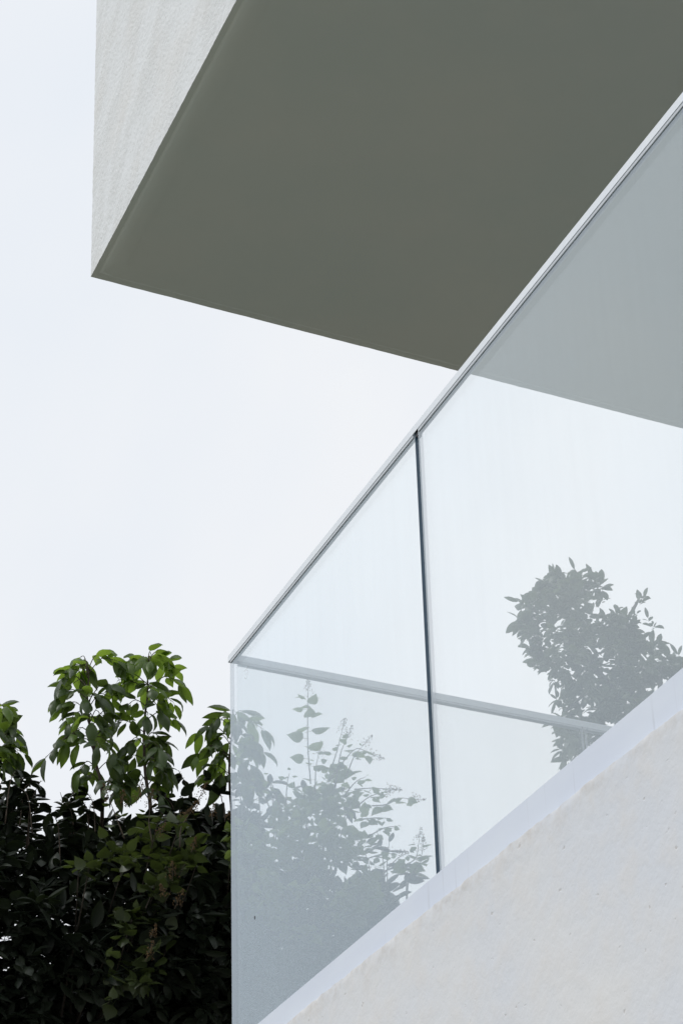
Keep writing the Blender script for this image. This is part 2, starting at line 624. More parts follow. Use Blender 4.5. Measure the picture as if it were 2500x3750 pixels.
vv, ff = [], []
ys = [-5.8, -2, 0.5, 1.6] + [1.6 + 0.008 * i for i in range(1, 363)]
ys = [y for y in ys if y < WY] + [WY]
rows = [(0.0, None), (0.0, -0.6), (0, -0.2), (0, -0.1), (0.0, -0.05), (0, -0.036), (0, -0.024), (0, -0.014), (0.0, -0.006), (0.001, 0.0), (0.001, 0.0), (0.03, -0.006)]
rn = np.zeros(len(ys))
for s in range(3):
    q = np.convolve(RNG.normal(size=len(ys) + 60), np.ones((3, 9, 27)[s]) / (3, 9, 27)[s], 'same')[30:30 + len(ys)]
    rn += q * (0.0011, 0.0018, 0.0022)[s]
for ri, (dx, dz) in enumerate(rows):
    fade = 0 if dz is None else max(0.0, 1 - abs(dz) / 0.09)
    q = np.convolve(RNG.normal(size=len(ys) + 20), np.ones(4) / 4, 'same')[10:10 + len(ys)]
    for yi, y in enumerate(ys):
        z = 0.0 if dz is None else wtop(y) + dz + rn[yi] * fade
        x = WX + dx - abs(q[yi]) * 0.0016 * fade - 0.0012 * fade
        vv.append((x, y, z))
nr = len(ys)
for j in range(nr):                       # the arris is doubled so that its edge stays crisp
    vv[(len(rows) - 2) * nr + j] = vv[(len(rows) - 3) * nr + j]
for i in range(len(rows) - 1):
    if i == len(rows) - 3:
        continue
    for j in range(nr - 1):
        ff.append((i * nr + j, i * nr + j + 1, (i + 1) * nr + j + 1, (i + 1) * nr + j))
b2 = len(vv)
vv += [(WX, WY, 0), (WB, WY, 0), (WB, WY, 3.185), (WX, WY, 3.185), (WB, -5.8, 0), (WB, -5.8, 3.185), (WX, -5.8, 0), (WX, -5.8, 3.15)]
ff += [(b2, b2 + 1, b2 + 2, b2 + 3), (b2 + 1, b2 + 4, b2 + 5, b2 + 2), (b2 + 4, b2 + 6, b2 + 7, b2 + 5)]
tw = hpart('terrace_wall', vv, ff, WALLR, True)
tw['label'] = 'coarse warm-white render below the glass railing'
hpart('terrace_floor', *box_geo(1.86, WB - 0.02, -5.7, WY - 0.05, 3.02, 3.10), TERR)
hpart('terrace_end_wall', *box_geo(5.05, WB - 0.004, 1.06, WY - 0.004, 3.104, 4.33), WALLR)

# ================================================================== GLASS BALUSTRADES
RX0, RX1 = 1.7918, 1.8102                 # cap rail outer / inner face
RZ0, RZ1 = 4.312, 4.331
GX0, GX1 = 1.795, 1.807                 # pane
SY1, SY0 = 4.4922, 4.4738                 # side cap rail outer / inner face
HY1, HY0 = 4.489, 4.477                 # side pane
BZ = 3.2495

fb = thing('glass_balustrade', 'long glass balustrade on the terrace wall, its white rail steeply slanting across the soffit', 'balustrade', 'glass balustrades of the terrace', loc=(1.80, 4.49, 3.1))
sb = thing('glass_balustrade', 'return glass balustrade seen through the front panes, with the nearly level white rail', 'balustrade', 'glass balustrades of the terrace', loc=(1.83, 4.48, 3.1))


def shift(o, parent):
    pl = Vector(parent.location)
    me = o.data
    for vtx in me.vertices:
        vtx.co -= pl
    return o


# cap rails, mitred at the corner, open slot underneath
mit_f = lambda p: SY1 - (p[0] - RX0)          # y of the mitre at x
pr = [(RX0, RZ1), (RX1, RZ1), (RX1, RZ0), (RX1 - 0.0012, RZ0), (RX1 - 0.0012, RZ0 + 0.012), (RX0 + 0.0012, RZ0 + 0.012), (RX0 + 0.0012, RZ0), (RX0, RZ0)]
rail = shift(extrude_profile('top_rail', pr, 'y', 1.05, mit_f, ALU, fb), fb)
mit_s = lambda p: RX0 + (SY1 - p[0])
pr2 = [(SY1, RZ1), (SY0, RZ1), (SY0, RZ0), (SY0 + 0.0012, RZ0), (SY0 + 0.0012, RZ0 + 0.012), (SY1 - 0.0012, RZ0 + 0.012), (SY1 - 0.0012, RZ0), (SY1, RZ0)]
rail2 = shift(extrude_profile('top_rail', pr2, 'x', mit_s, 5.05, ALU, sb), sb)
for r_ in (rail, rail2):
    md = r_.modifiers.new('bevel', 'BEVEL'); md.width = 0.0005; md.segments = 2; md.limit_method = 'ANGLE'

# gaskets: thin strips gripping the panes, just proud of the slot, one run per pane
panes = [(3.3925, 4.4845), (2.205, 3.3770), (1.07, 2.190)]
for (y0, y1) in panes:
    for (x0, x1, low) in ((GX0 - 0.0019, GX0 - 0.0002, 0.0075), (GX1 + 0.0002, GX1 + 0.0019, 0.0005)):
        box('gasket', (x0 - fb.location.x, x1 - fb.location.x, y0 - 0.011 - fb.location.y, y1 - (0.004 if y1 > 4 else 0.021) - fb.location.y, RZ0 - low - fb.location.z, RZ0 + 0.011 - fb.location.z), GASKET, rail)
spanes = [(1.815, 2.862), (2.874, 3.93), (3.942, 5.04)]
for (x0, x1) in spanes:
    for (y0, y1) in ((HY0 - 0.0019, HY0 - 0.0002), (HY1 + 0.0002, HY1 + 0.0019)):
        box('gasket', (x0 + 0.004 - sb.location.x, x1 - 0.004 - sb.location.x, y0 - sb.location.y, y1 - sb.location.y, RZ0 - 0.0065 - sb.location.z, RZ0 + 0.011 - sb.location.z), GASKET, rail2)

# panes   faces: bottom top -y +x +y -x
glass_parts = []
for i, (y0, y1) in enumerate(panes):
    bx = (GX0 - fb.location.x, GX1 - fb.location.x, y0 - fb.location.y, y1 - fb.location.y, BZ - 0.05 - fb.location.z, RZ0 + 0.010 - fb.location.z)
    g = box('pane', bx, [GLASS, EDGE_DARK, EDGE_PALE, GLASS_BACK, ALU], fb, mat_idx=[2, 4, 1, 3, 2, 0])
    for vtx in g.data.vertices:                # joints stand a little out of plumb
        if vtx.co.z + fb.location.z > 4 and vtx.co.y + fb.location.y < 4.4:
            vtx.co.y -= 0.017
    glass_parts.append(g)
for i, (x0, x1) in enumerate(spanes):
    bx = (x0 - sb.location.x, x1 - sb.location.x, HY0 - sb.location.y, HY1 - sb.location.y, 3.19 - sb.location.z, RZ0 + 0.010 - sb.location.z)
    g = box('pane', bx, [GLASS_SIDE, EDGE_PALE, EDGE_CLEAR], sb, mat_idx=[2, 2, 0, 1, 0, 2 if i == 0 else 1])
    glass_parts.append(g)
# dark setting block in the slot above each joint
for yj in (3.3678, 2.1805):
    box('joint_block', (GX0 + 0.001 - fb.location.x, GX1 - 0.001 - fb.location.x, yj - 0.0045 - fb.location.y, yj + 0.0045 - fb.location.y, RZ0 - 0.012 - fb.location.z, RZ0 + 0.0115 - fb.location.z), RUBBER, rail)
box('corner_slot_shade', (RX0 + 0.0034 - fb.location.x, RX1 - 0.0034 - fb.location.x, 4.4852 - fb.location.y, SY1 - 0.0125 + 0.008 - fb.location.y, RZ0 + 0.0006 - fb.location.z, RZ0 + 0.0115 - fb.location.z), RUBBER, rail)  # dark box, paints the shade in the rail's open corner end
for xj in (2.868, 3.936):
    box('joint_block', (xj - 0.0055 - sb.location.x, xj + 0.0055 - sb.location.x, HY0 - 0.003 - sb.location.y, HY1 + 0.003 - sb.location.y, RZ0 - 0.006 - sb.location.z, RZ0 + 0.0115 - sb.location.z), GASKET, rail2)

# base channels
pr = [(1.7885, 3.095), (1.8135, 3.095), (1.8135, BZ), (GX1 + 0.0008, BZ), (GX1 + 0.0008, BZ - 0.055), (GX0 - 0.0008, BZ - 0.055), (GX0 - 0.0008, BZ), (1.7885, BZ)]
bc = shift(extrude_profile('base_channel', pr, 'y', 1.06, 4.4965, CHANNEL, fb), fb)
pr = [(4.4935, 3.095), (4.4705, 3.095), (4.4705, 3.215), (HY0 - 0.0008, 3.215), (HY0 - 0.0008, 3.185), (HY1 + 0.0008, 3.185), (HY1 + 0.0008, 3.215), (4.4935, 3.215)]
bc2 = shift(extrude_profile('base_channel', pr, 'x', 1.8145, 5.045, CHANNEL, sb), sb)

# etched safety stamp near the top corner of the first pane: a bar, an arc and strokes
vv, ff = [], []


def stroke(pts, w):
    for (a, b) in zip(pts[:-1], pts[1:]):
        d = Vector((0, b[0] - a[0], b[1] - a[1])).normalized()
        nrm = Vector((0, -d.z, d.y)) * w
        for p, sgn in ((a, 1), (a, -1), (b, -1), (b, 1)):
            vv.append(Vector((0, p[0], p[1])) + nrm * sgn)
        k = len(vv)
        ff.append((k - 4, k - 3, k - 2, k - 1))


stroke([(-0.016, 0.012), (0.016, 0.012)], 0.0008)
stroke([(0.012 * math.cos(a), -0.004 + 0.011 * math.sin(a)) for a in [math.radians(d) for d in range(20, 361, 20)]], 0.0006)
for dy in (-0.005, 0.0, 0.005):
    stroke([(dy, 0.001), (dy - 0.002, -0.008)], 0.0005)
st_me = mesh('etched_stamp', [p + Vector((GX0 - 0.0004, 4.372, 4.219)) - Vector(fb.location) for p in vv], ff)
link('etched_stamp', st_me, ETCH, glass_parts[0])
# a speck of dried dirt low on the first pane
spk = []
for k in range(7):
    a = 2 * math.pi * k / 7
    spk.append(Vector((GX0 - 0.0005, 4.3337 + 0.0035 * math.cos(a), 3.5262 + 0.0055 * math.sin(a))) - Vector(fb.location))
link('dirt_speck', mesh('dirt_speck', spk, [tuple(range(7))]), RUBBER, glass_parts[0])


# ---- measured outlines (x, z) in metres of stems, twigs and crowns on their own vertical planes
A=dict(stem=[(2.582, 5.635), (2.553, 5.784), (2.537, 5.938), (2.522, 6.041), (2.518, 6.148), (2.52, 6.238), (2.506, 6.299)],
 tw=[((2.515, 6.278), (2.484, 6.331), 3), ((2.515, 6.278), (2.584, 6.351), 4), ((2.515, 6.255), (2.626, 6.332), 5), ((2.516, 6.237), (2.436, 6.267), 4), ((2.52, 6.184), (2.413, 6.244), 3), ((2.519, 6.175), (2.402, 6.205), 5), ((2.519, 6.13), (2.385, 6.104), 5), ((2.521, 6.112), (2.621, 6.204), 6), ((2.521, 6.077), (2.622, 6.15), 6), ((2.522, 6.041), (2.41, 6.064), 5), ((2.526, 6.024), (2.429, 5.988), 5), ((2.531, 6.008), (2.575, 6.051), 3), ((2.532, 5.973), (2.673, 6.079), 4), ((2.535, 5.947), (2.417, 5.881), 4), ((2.537, 5.93), (2.328, 5.779), 8), ((2.542, 5.895), (2.602, 5.95), 2), ((2.547, 5.853), (2.466, 5.873), 3), ((2.554, 5.767), (2.455, 5.715), 4), ((2.558, 5.751), (2.647, 5.766), 5), ((2.568, 5.701), (2.504, 5.673), 4), ((2.577, 5.66), (2.641, 5.671), 5)])
B=dict(stem=[(2.822, 5.633), (2.811, 5.726), (2.802, 5.846), (2.799, 5.987), (2.799, 6.094), (2.806, 6.186), (2.8, 6.294), (2.795, 6.367)],
 tw=[((2.795, 6.348), (2.718, 6.36), 4), ((2.795, 6.348), (2.685, 6.326), 5), ((2.795, 6.358), (2.811, 6.403), 3), ((2.795, 6.358), (2.862, 6.404), 4), ((2.8, 6.313), (2.889, 6.377), 6), ((2.8, 6.294), (2.94, 6.369), 4), ((2.803, 6.231), (2.967, 6.291), 5), ((2.803, 6.258), (2.678, 6.252), 6), ((2.804, 6.222), (2.671, 6.214), 6), ((2.806, 6.168), (2.95, 6.196), 7), ((2.805, 6.149), (2.706, 6.112), 6), ((2.806, 6.15), (2.891, 6.148), 6), ((2.799, 6.076), (2.925, 6.091), 5), ((2.798, 6.022), (2.625, 6.008), 6), ((2.799, 5.969), (2.884, 6.003), 5), ((2.799, 5.951), (2.71, 5.926), 6), ((2.801, 5.934), (2.893, 5.933), 7), ((2.802, 5.881), (2.696, 5.81), 6), ((2.804, 5.847), (2.902, 5.864), 7), ((2.807, 5.812), (2.895, 5.793), 5), ((2.81, 5.76), (2.738, 5.765), 4), ((2.812, 5.743), (2.878, 5.746), 4), ((2.817, 5.675), (2.673, 5.702), 6)])
C=dict(stem=[(3.19, 5.756), (3.186, 5.879), (3.189, 5.987), (3.193, 6.06), (3.191, 6.123)],
 tw=[((3.191, 6.096), (3.114, 6.1), 4), ((3.191, 6.096), (3.191, 6.142), 3), ((3.191, 6.06), (3.088, 6.059), 5), ((3.189, 6.014), (3.054, 6.025), 4), ((3.189, 5.987), (3.105, 5.981), 6), ((3.187, 5.933), (3.011, 5.892), 6), ((3.187, 5.915), (3.113, 5.875), 4), ((3.187, 5.844), (3.071, 5.815), 4), ((3.187, 5.826), (3.13, 5.79), 4), ((3.191, 6.114), (3.287, 6.132), 6), ((3.191, 6.06), (3.322, 6.075), 5), ((3.191, 6.005), (3.295, 6.006), 6), ((3.189, 5.915), (3.32, 5.966), 6), ((3.187, 5.879), (3.302, 5.882), 5), ((3.187, 5.808), (3.267, 5.813), 5)])
D=dict(stem=[(2.086, 5.517), (2.085, 5.684), (2.08, 5.853), (2.077, 5.983)],
 tw=[((2.078, 5.957), (2.144, 5.982), 5), ((2.08, 5.922), (2.146, 5.948), 5), ((2.082, 5.854), (2.197, 5.884), 6), ((2.082, 5.811), (2.163, 5.852), 4), ((2.084, 5.752), (2.221, 5.794), 6), ((2.084, 5.735), (2.182, 5.769), 5), ((2.083, 5.718), (2.168, 5.733), 4), ((2.078, 5.965), (2.015, 5.971), 5), ((2.082, 5.854), (1.991, 5.837), 6), ((2.083, 5.786), (1.987, 5.76), 6)])
HEDGE_L= [(1.903, 4.439), (1.829, 5.574), (2.054, 5.626), (2.2, 5.632), (2.25, 5.608), (2.273, 5.5), (2.379, 5.472), (2.489, 5.49), (2.537, 5.577), (2.65, 5.596), (2.777, 5.617), (2.829, 5.572), (2.932, 5.63), (3.01, 5.684), (3.209, 5.717), (3.202, 4.529)]
HEDGE_R= [(3.202, 4.529), (3.196, 5.701), (3.276, 5.756), (3.357, 5.742), (3.479, 5.721), (3.616, 5.744), (3.754, 5.711), (3.891, 5.65), (3.957, 5.549), (4.065, 5.442), (4.105, 5.407), (4.123, 5.22), (4.092, 4.629)]
FL_L= [(2.285, 5.092), (2.42, 5.186), (2.534, 5.29), (2.687, 5.378), (2.747, 5.414), (2.843, 5.393), (2.928, 5.395), (2.927, 5.171), (2.843, 5.072), (2.772, 4.882), (2.738, 4.667), (2.636, 4.562), (2.479, 4.542), (2.497, 4.784), (2.561, 5.028), (2.422, 5.09)]
FL_R= [(3.061, 5.474), (3.19, 5.575), (3.319, 5.597), (3.387, 5.702), (3.455, 5.768), (3.549, 5.785), (3.619, 5.866), (3.713, 5.856), (3.681, 5.727), (3.773, 5.661), (3.882, 5.666), (3.809, 5.559), (3.764, 5.458), (3.8, 5.372), (3.836, 5.285), (3.75, 5.143), (3.485, 4.978), (3.17, 5.058), (3.06, 5.294)]
SPIRE= [(3.427, 5.66), (3.419, 5.848), (3.411, 6.005), (3.411, 6.081)]
ARMS= [[(3.52, 5.693), (3.596, 5.805), (3.656, 5.874), (3.714, 5.868)], [(3.719, 5.596), (3.793, 5.617), (3.853, 5.66), (3.911, 5.67)], [(3.844, 5.311), (3.912, 5.361), (3.932, 5.436)], [(3.883, 5.269), (3.935, 5.341), (3.946, 5.39)]]
RT= [(5.724, 8.097), (5.76, 8.235), (5.868, 8.299), (5.915, 8.38), (6.037, 8.521), (6.235, 8.587), (6.363, 8.532), (6.393, 8.333), (6.303, 8.252), (6.434, 8.239), (6.474, 8.33), (6.566, 8.329), (6.596, 8.142), (6.694, 8.183), (6.793, 8.152), (6.812, 8.055), (6.899, 8.083), (7.091, 8.194), (7.294, 8.133), (7.221, 7.614), (6.774, 7.338), (6.491, 7.478), (6.289, 7.44), (6.209, 7.331), (5.988, 7.141), (5.916, 7.183), (5.971, 7.259), (5.911, 7.342), (6.005, 7.53), (5.935, 7.603), (6.011, 7.695), (5.944, 7.711), (5.902, 7.78), (5.836, 7.806), (5.805, 7.897), (5.802, 7.975), (5.766, 8.017)]
RTB= [[(6.75, 7.143), (6.542, 7.488), (6.391, 7.653), (6.239, 7.918), (6.127, 8.194)], [(6.542, 7.488), (6.484, 7.868), (6.519, 8.176), (6.622, 8.362), (6.687, 8.48)], [(6.657, 7.365), (6.732, 7.818), (6.81, 8.034)], [(6.391, 7.653), (6.214, 7.667), (6.001, 7.482)], [(6.491, 7.478), (6.283, 7.382), (6.076, 7.259)]]

# ================================================================== VEGETATION
def leaf_geo(Lg, W, th0, bend, fold, prof, curl=0.0, petiole=0.12):
    """leaf along +Y, upper side +Z, arching downwards; margins drop by fold"""
    S = [0.0, 0.10, 0.28, 0.48, 0.68, 0.86, 1.0]
    p = np.array([0.0, 0.0, 0.0])
    vv = []
    prev = 0.0
    for i, s in enumerate(S):
        ds = (s - prev) * Lg
        ang = th0 - bend * (s + prev) / 2
        p = p + np.array([curl * ds * s, math.cos(ang) * ds, math.sin(ang) * ds])
        prev = s
        w = prof[i] * W / 2
        nrm = np.array([0, -math.sin(ang), math.cos(ang)])
        if i in (0, len(S) - 1):
            vv.append(p.copy())
        else:
            vv += [p + np.array([-w, 0, 0]) - nrm * w * fold, p.copy(), p + np.array([w, 0, 0]) - nrm * w * fold]
    ff = [(0, 2, 1), (0, 3, 2)]
    for i in range(4):
        a = 1 + 3 * i
        ff += [(a, a + 1, a + 4, a + 3), (a + 1, a + 2, a + 5, a + 4)]
    e = 1 + 15
    a = 13
    ff += [(a, a + 1, e), (a + 1, a + 2, e)]
    # petiole: thin three-sided stalk back from the base
    k = len(vv)
    pl = petiole * Lg
    r = 0.0011
    for q in ((0, 0, 0), (0, -pl, 0.15 * pl)):
        for a_ in range(3):
            an = 2.094 * a_
            vv.append(np.array([q[0] + r * math.cos(an), q[1], q[2] + r * math.sin(an)]))
    for a_ in range(3):
        b_ = (a_ + 1) % 3
        ff.append((k + a_, k + b_, k + 3 + b_, k + 3 + a_))
    return np.array(vv), ff


LANCE = [0, 0.62, 0.96, 1.0, 0.74, 0.34, 0]
HEART = [0, 0.82, 1.0, 0.90, 0.58, 0.20, 0]
OVAL = [0, 0.55, 0.92, 1.0, 0.86, 0.48, 0]


def variants(Lg, W, prof, n, seed, bend=(0.9, 1.9), th=(0.2, 0.7), fold=(0.15, 0.6), pet=0.12):
    r = random.Random(seed)
    return [leaf_geo(Lg * r.uniform(0.85, 1.15), W * r.uniform(0.85, 1.15), r.uniform(*th), r.uniform(*bend), r.uniform(*fold), prof, r.uniform(-0.25, 0.25), pet) for _ in range(n)]


V_LANCE = variants(0.124, 0.052, LANCE, 12, 1, bend=(1.1, 2.3), th=(0.3, 0.9), fold=(0.25, 0.85))
V_HEDGE = variants(0.088, 0.040, OVAL, 12, 2, bend=(0.5, 1.8))
V_HEART = variants(0.080, 0.066, HEART, 8, 3, bend=(0.3, 1.2), th=(0, 0.5), fold=(0.0, 0.4), pet=0.35)
V_TREE = variants(0.078, 0.039, OVAL, 10, 4, bend=(0.6, 1.8), fold=(0.1, 0.5))


def frame(fwd, up=None, roll=0.0):
    f = Vector(fwd).normalized()
    u = Vector((0, 0, 1)) if up is None else Vector(up)
    if abs(f.dot(u)) > 0.97:
        u = Vector((0.3, -0.9, 0.2))
    x = f.cross(u).normalized()
    z = x.cross(f)
    m3 = Matrix((x, f, z)).transposed()
    if roll:
        m3 = m3 @ Matrix.Rotation(roll, 3, 'Y')
    return m3


class Foliage:
    """collects leaf placements; the ones that show largest become objects, the rest one mass"""

    def __init__(self, geos, mats):
        self.geos = geos
        self.mats = mats
        self.items = []          # (variant, Matrix4, mat index, rank)

    def add(self, p, fwd, scale=1.0, roll=0.0, mi=0, rank=0.0):
        m4 = Matrix.LocRotScale(Vector(p), frame(fwd, roll=roll).to_quaternion(), Vector((scale,) * 3))
        self.items.append((random.randrange(len(self.geos)), m4, mi, rank))

    def build(self, parent, keep, tag):
        it = sorted(self.items, key=lambda a: a[3])
        pl = Vector(parent.location)
        cache = {}
        for (vi, m4, mi, _) in it[:keep]:
            if (vi, mi) not in cache:
                gv, gf = self.geos[vi]
                me = mesh('leaf', gv, gf, True)
                me.materials.append(self.mats[mi])
                cache[(vi, mi)] = me
            o = bpy.data.objects.new('leaf', cache[(vi, mi)])
            COL.objects.link(o)
            o.parent = parent
            m = m4.copy()
            m.translation -= pl
            o.matrix_local = m
        rest = it[keep:]
        if not rest:
            return
        V, nF, sizes, mids, off = [], [], [], [], 0
        for (vi, m4, mi, _) in rest:
            gv, gf = self.geos[vi]
            M4 = np.array(m4)
            V.append(gv @ M4[:3, :3].T + M4[:3, 3] - np.array(pl))
            for f in gf:
                nF.extend(i + off for i in f)
                sizes.append(len(f))
                mids.append(mi)
            off += len(gv)
        V = np.concatenate(V)
        me = bpy.data.meshes.new(tag)
        me.vertices.add(len(V))
        me.vertices.foreach_set('co', V.astype(np.float32).ravel())
        me.loops.add(len(nF))
        me.loops.foreach_set('vertex_index', np.array(nF, np.int32))
        me.polygons.add(len(sizes))
        st = np.concatenate([[0], np.cumsum(sizes)[:-1]]).astype(np.int32)
        me.polygons.foreach_set('loop_start', st)
        me.polygons.foreach_set('material_index', np.array(mids, np.int32))
        me.polygons.foreach_set('use_smooth', np.ones(len(sizes), bool))
        me.update(calc_edges=True)
        me.validate()
        o = link(tag, me, self.mats, parent)
        o['kind'] = 'stuff'


CAM = Vector((0, 0, 1.6))
CR, CU, CF = Vector(cam_r), Vector(cam_u), Vector(cam_f)


def in_view(p):
    """0 for a point the camera's frame holds, else a large penalty (only used to choose which leaves become separate objects)"""
    d = Vector(p) - CAM
    z = d.dot(CF)
    x, y = d.dot(CR) / z, d.dot(CU) / z
    return 0.0 if (-0.16 < x < 0.17 and -0.17 < y < 0.33) else 100.0


def poly_test(P):
    P = np.array(P)

    def inside(x, z):
        c = False
        j = len(P) - 1
        for i in range(len(P)):
            if (P[i, 1] > z) != (P[j, 1] > z) and x < (P[j, 0] - P[i, 0]) * (z - P[i, 1]) / (P[j, 1] - P[i, 1]) + P[i, 0]:
                c = not c
            j = i
        return c

    def dist(x, z):
        q = np.array([x, z])
        a = P
        b = np.roll(P, -1, 0)
        ab = b - a
        t = np.clip(((q - a) * ab).sum(1) / np.maximum((ab * ab).sum(1), 1e-9), 0, 1)
        return np.sqrt(((a + ab * t[:, None] - q) ** 2).sum(1)).min()
    return inside, dist


def whorl(fol, tip, axis, n, sc, spread=(0.2, 0.7), mi=0, rank=None, drop=0.0):
    """n leaves round a twig tip"""
    a = Vector(axis).normalized()
    u = a.orthogonal().normalized()
    w = a.cross(u)
    ph = random.uniform(0, 6.28)
    for k in range(n):
        an = ph + 2.4 * k
        rad = u * math.cos(an) + w * math.sin(an)
        s = random.uniform(*spread)
        f = (rad * (1 - s) + a * s).normalized()
        f.z -= drop * random.uniform(0.3, 1.0)
        base = Vector(tip) - a * (0.008 * k + random.uniform(0, 0.01)) + f * 0.012
        rk = (base - CAM).length + in_view(base) if rank is None else rank
        fol.add(base, f, sc * random.choice((0.62, 0.8, 0.95, 1.1, 1.25)) * random.uniform(0.9, 1.1), random.uniform(-0.5, 0.5), mi, rk)


# ---- four slender young shoots rising out of the hedge
def sapling(D, label, y0, seed, yf=1.0, leafmats=(LEAF_YOUNG, LEAF_UPPER)):
    random.seed(seed)
    r = random.Random(seed)
    sx, sz = D['stem'][0]
    t = thing('young_tree', label, 'tree', 'young trees rising above the hedge', loc=(sx + 0.45, y0 + 1.0, 0))
    pl = Vector(t.location)
    ztop = D['stem'][-1][1]
    pts = [(sx + 0.45, y0 + 1.0, 0.0), (sx + 0.42, y0 + 0.95, 2.2), (sx + 0.30, y0 + 0.75, 4.2), (sx + 0.08, y0 + 0.2, sz - 0.25)]
    pts += [(x, y0 + 0.03 * math.sin(z * 5 + seed), z) for x, z in D['stem']]
    line = smooth_line(pts, 4)
    n = len(line)
    rad = [0.030 * (1 - i / (n - 1)) ** 0.7 + 0.0035 for i in range(n)]
    rad = [min(q, 0.0028 + 0.0085 * max(0.0, (ztop - p.z))) if p.z > 5 else q for q, p in zip(rad, line)]
    tube('trunk', [p - pl for p in line], rad, TWIG, t, 7)
    fol = Foliage(V_LANCE, list(leafmats))
    tws = list(D['tw'])
    # further twigs towards and away from the viewer
    for (a, b, k) in D['tw'][::2]:
        tws.append((a, (a[0] + (b[0] - a[0]) * r.uniform(-0.5, 0.4), a[1] + (b[1] - a[1]) * 0.7 - 0.01), max(3, k - 1), r.choice((-1, 1))))
    for tw in tws:
        (a, b, k) = tw[:3]
        side = tw[3] if len(tw) > 3 else 0
        ya = y0 + 0.03 * math.sin(a[1] * 5 + seed)
        ln = math.hypot(b[0] - a[0], b[1] - a[1])
        yb = ya + (side * r.uniform(0.08, 0.16) if side else r.uniform(-0.5, 0.5) * ln)
        A = Vector((a[0], ya, a[1] - 0.01))
        B = Vector((b[0], yb, b[1]))
        if yb != ya:                                        # keep the twig's height honest in depth
            B.z += (yb - ya) * 0.35
        mid = (A + B) / 2 + Vector((0, 0, 0.03 + 0.12 * ln))
        ln3 = (B - A).length
        tl = smooth_line([A, mid, B], 4)
        tube('twig', [p - pl for p in tl], [0.0026 - 0.0014 * i / (len(tl) - 1) for i in range(len(tl))], TWIG, t, 5)
        for i in range(k):
            u = 1.0 if i == 0 else 0.30 + 0.68 * (i - 0.5) / max(1, k - 1) + r.uniform(-0.05, 0.05)
            q = u * (len(tl) - 1)
            i0 = min(int(q), len(tl) - 2)
            P = tl[i0].lerp(tl[i0 + 1], q - i0)
            d = (tl[i0 + 1] - tl[i0]).normalized()
            sd_ = d.cross(Vector((0, 0, 1)))
            if sd_.length < 0.05:
                sd_ = Vector((1, 0, 0))
            sd_.normalize()
            s = 0 if i == 0 else (1 if i % 2 else -1)
            f = d * r.uniform(0.35, 0.9) + sd_ * s * r.uniform(0.5, 1.0) + Vector((0, 0, r.uniform(-0.95, 0.10)))
            young = yf * min(1.0, max(0.0, 1.05 - (ztop - P.z) / 0.36))
            mi = 0 if r.random() < young + 0.06 else 1
            sc_ = r.uniform(0.72, 1.12) * (0.8 if (i == 0 and ln3 < 0.06) else 1.0)
            fol.add(P + f.normalized() * 0.012, f, sc_, r.uniform(-0.5, 0.5), mi, in_view(P) + P.y * 0.01)
    fol.build(t, 280, 'crown')
    return t


sapling(A, 'young tree with the tallest bare reddish stem, tufts of drooping leaves, beside the bushier twin', 8.00, 21, 0.55)
sapling(B, 'bushy young tree with bright green umbrella top, between its tall twin and the glass corner', 8.02, 22)
sapling(C, 'young tree half hidden behind the glass corner, leaves on both sides of the pane edge', 7.95, 23, 0.5)
sapling(D, 'young tree cut by the left picture edge, only its tiers of drooping leaves showing', 8.02, 24, 0.5)


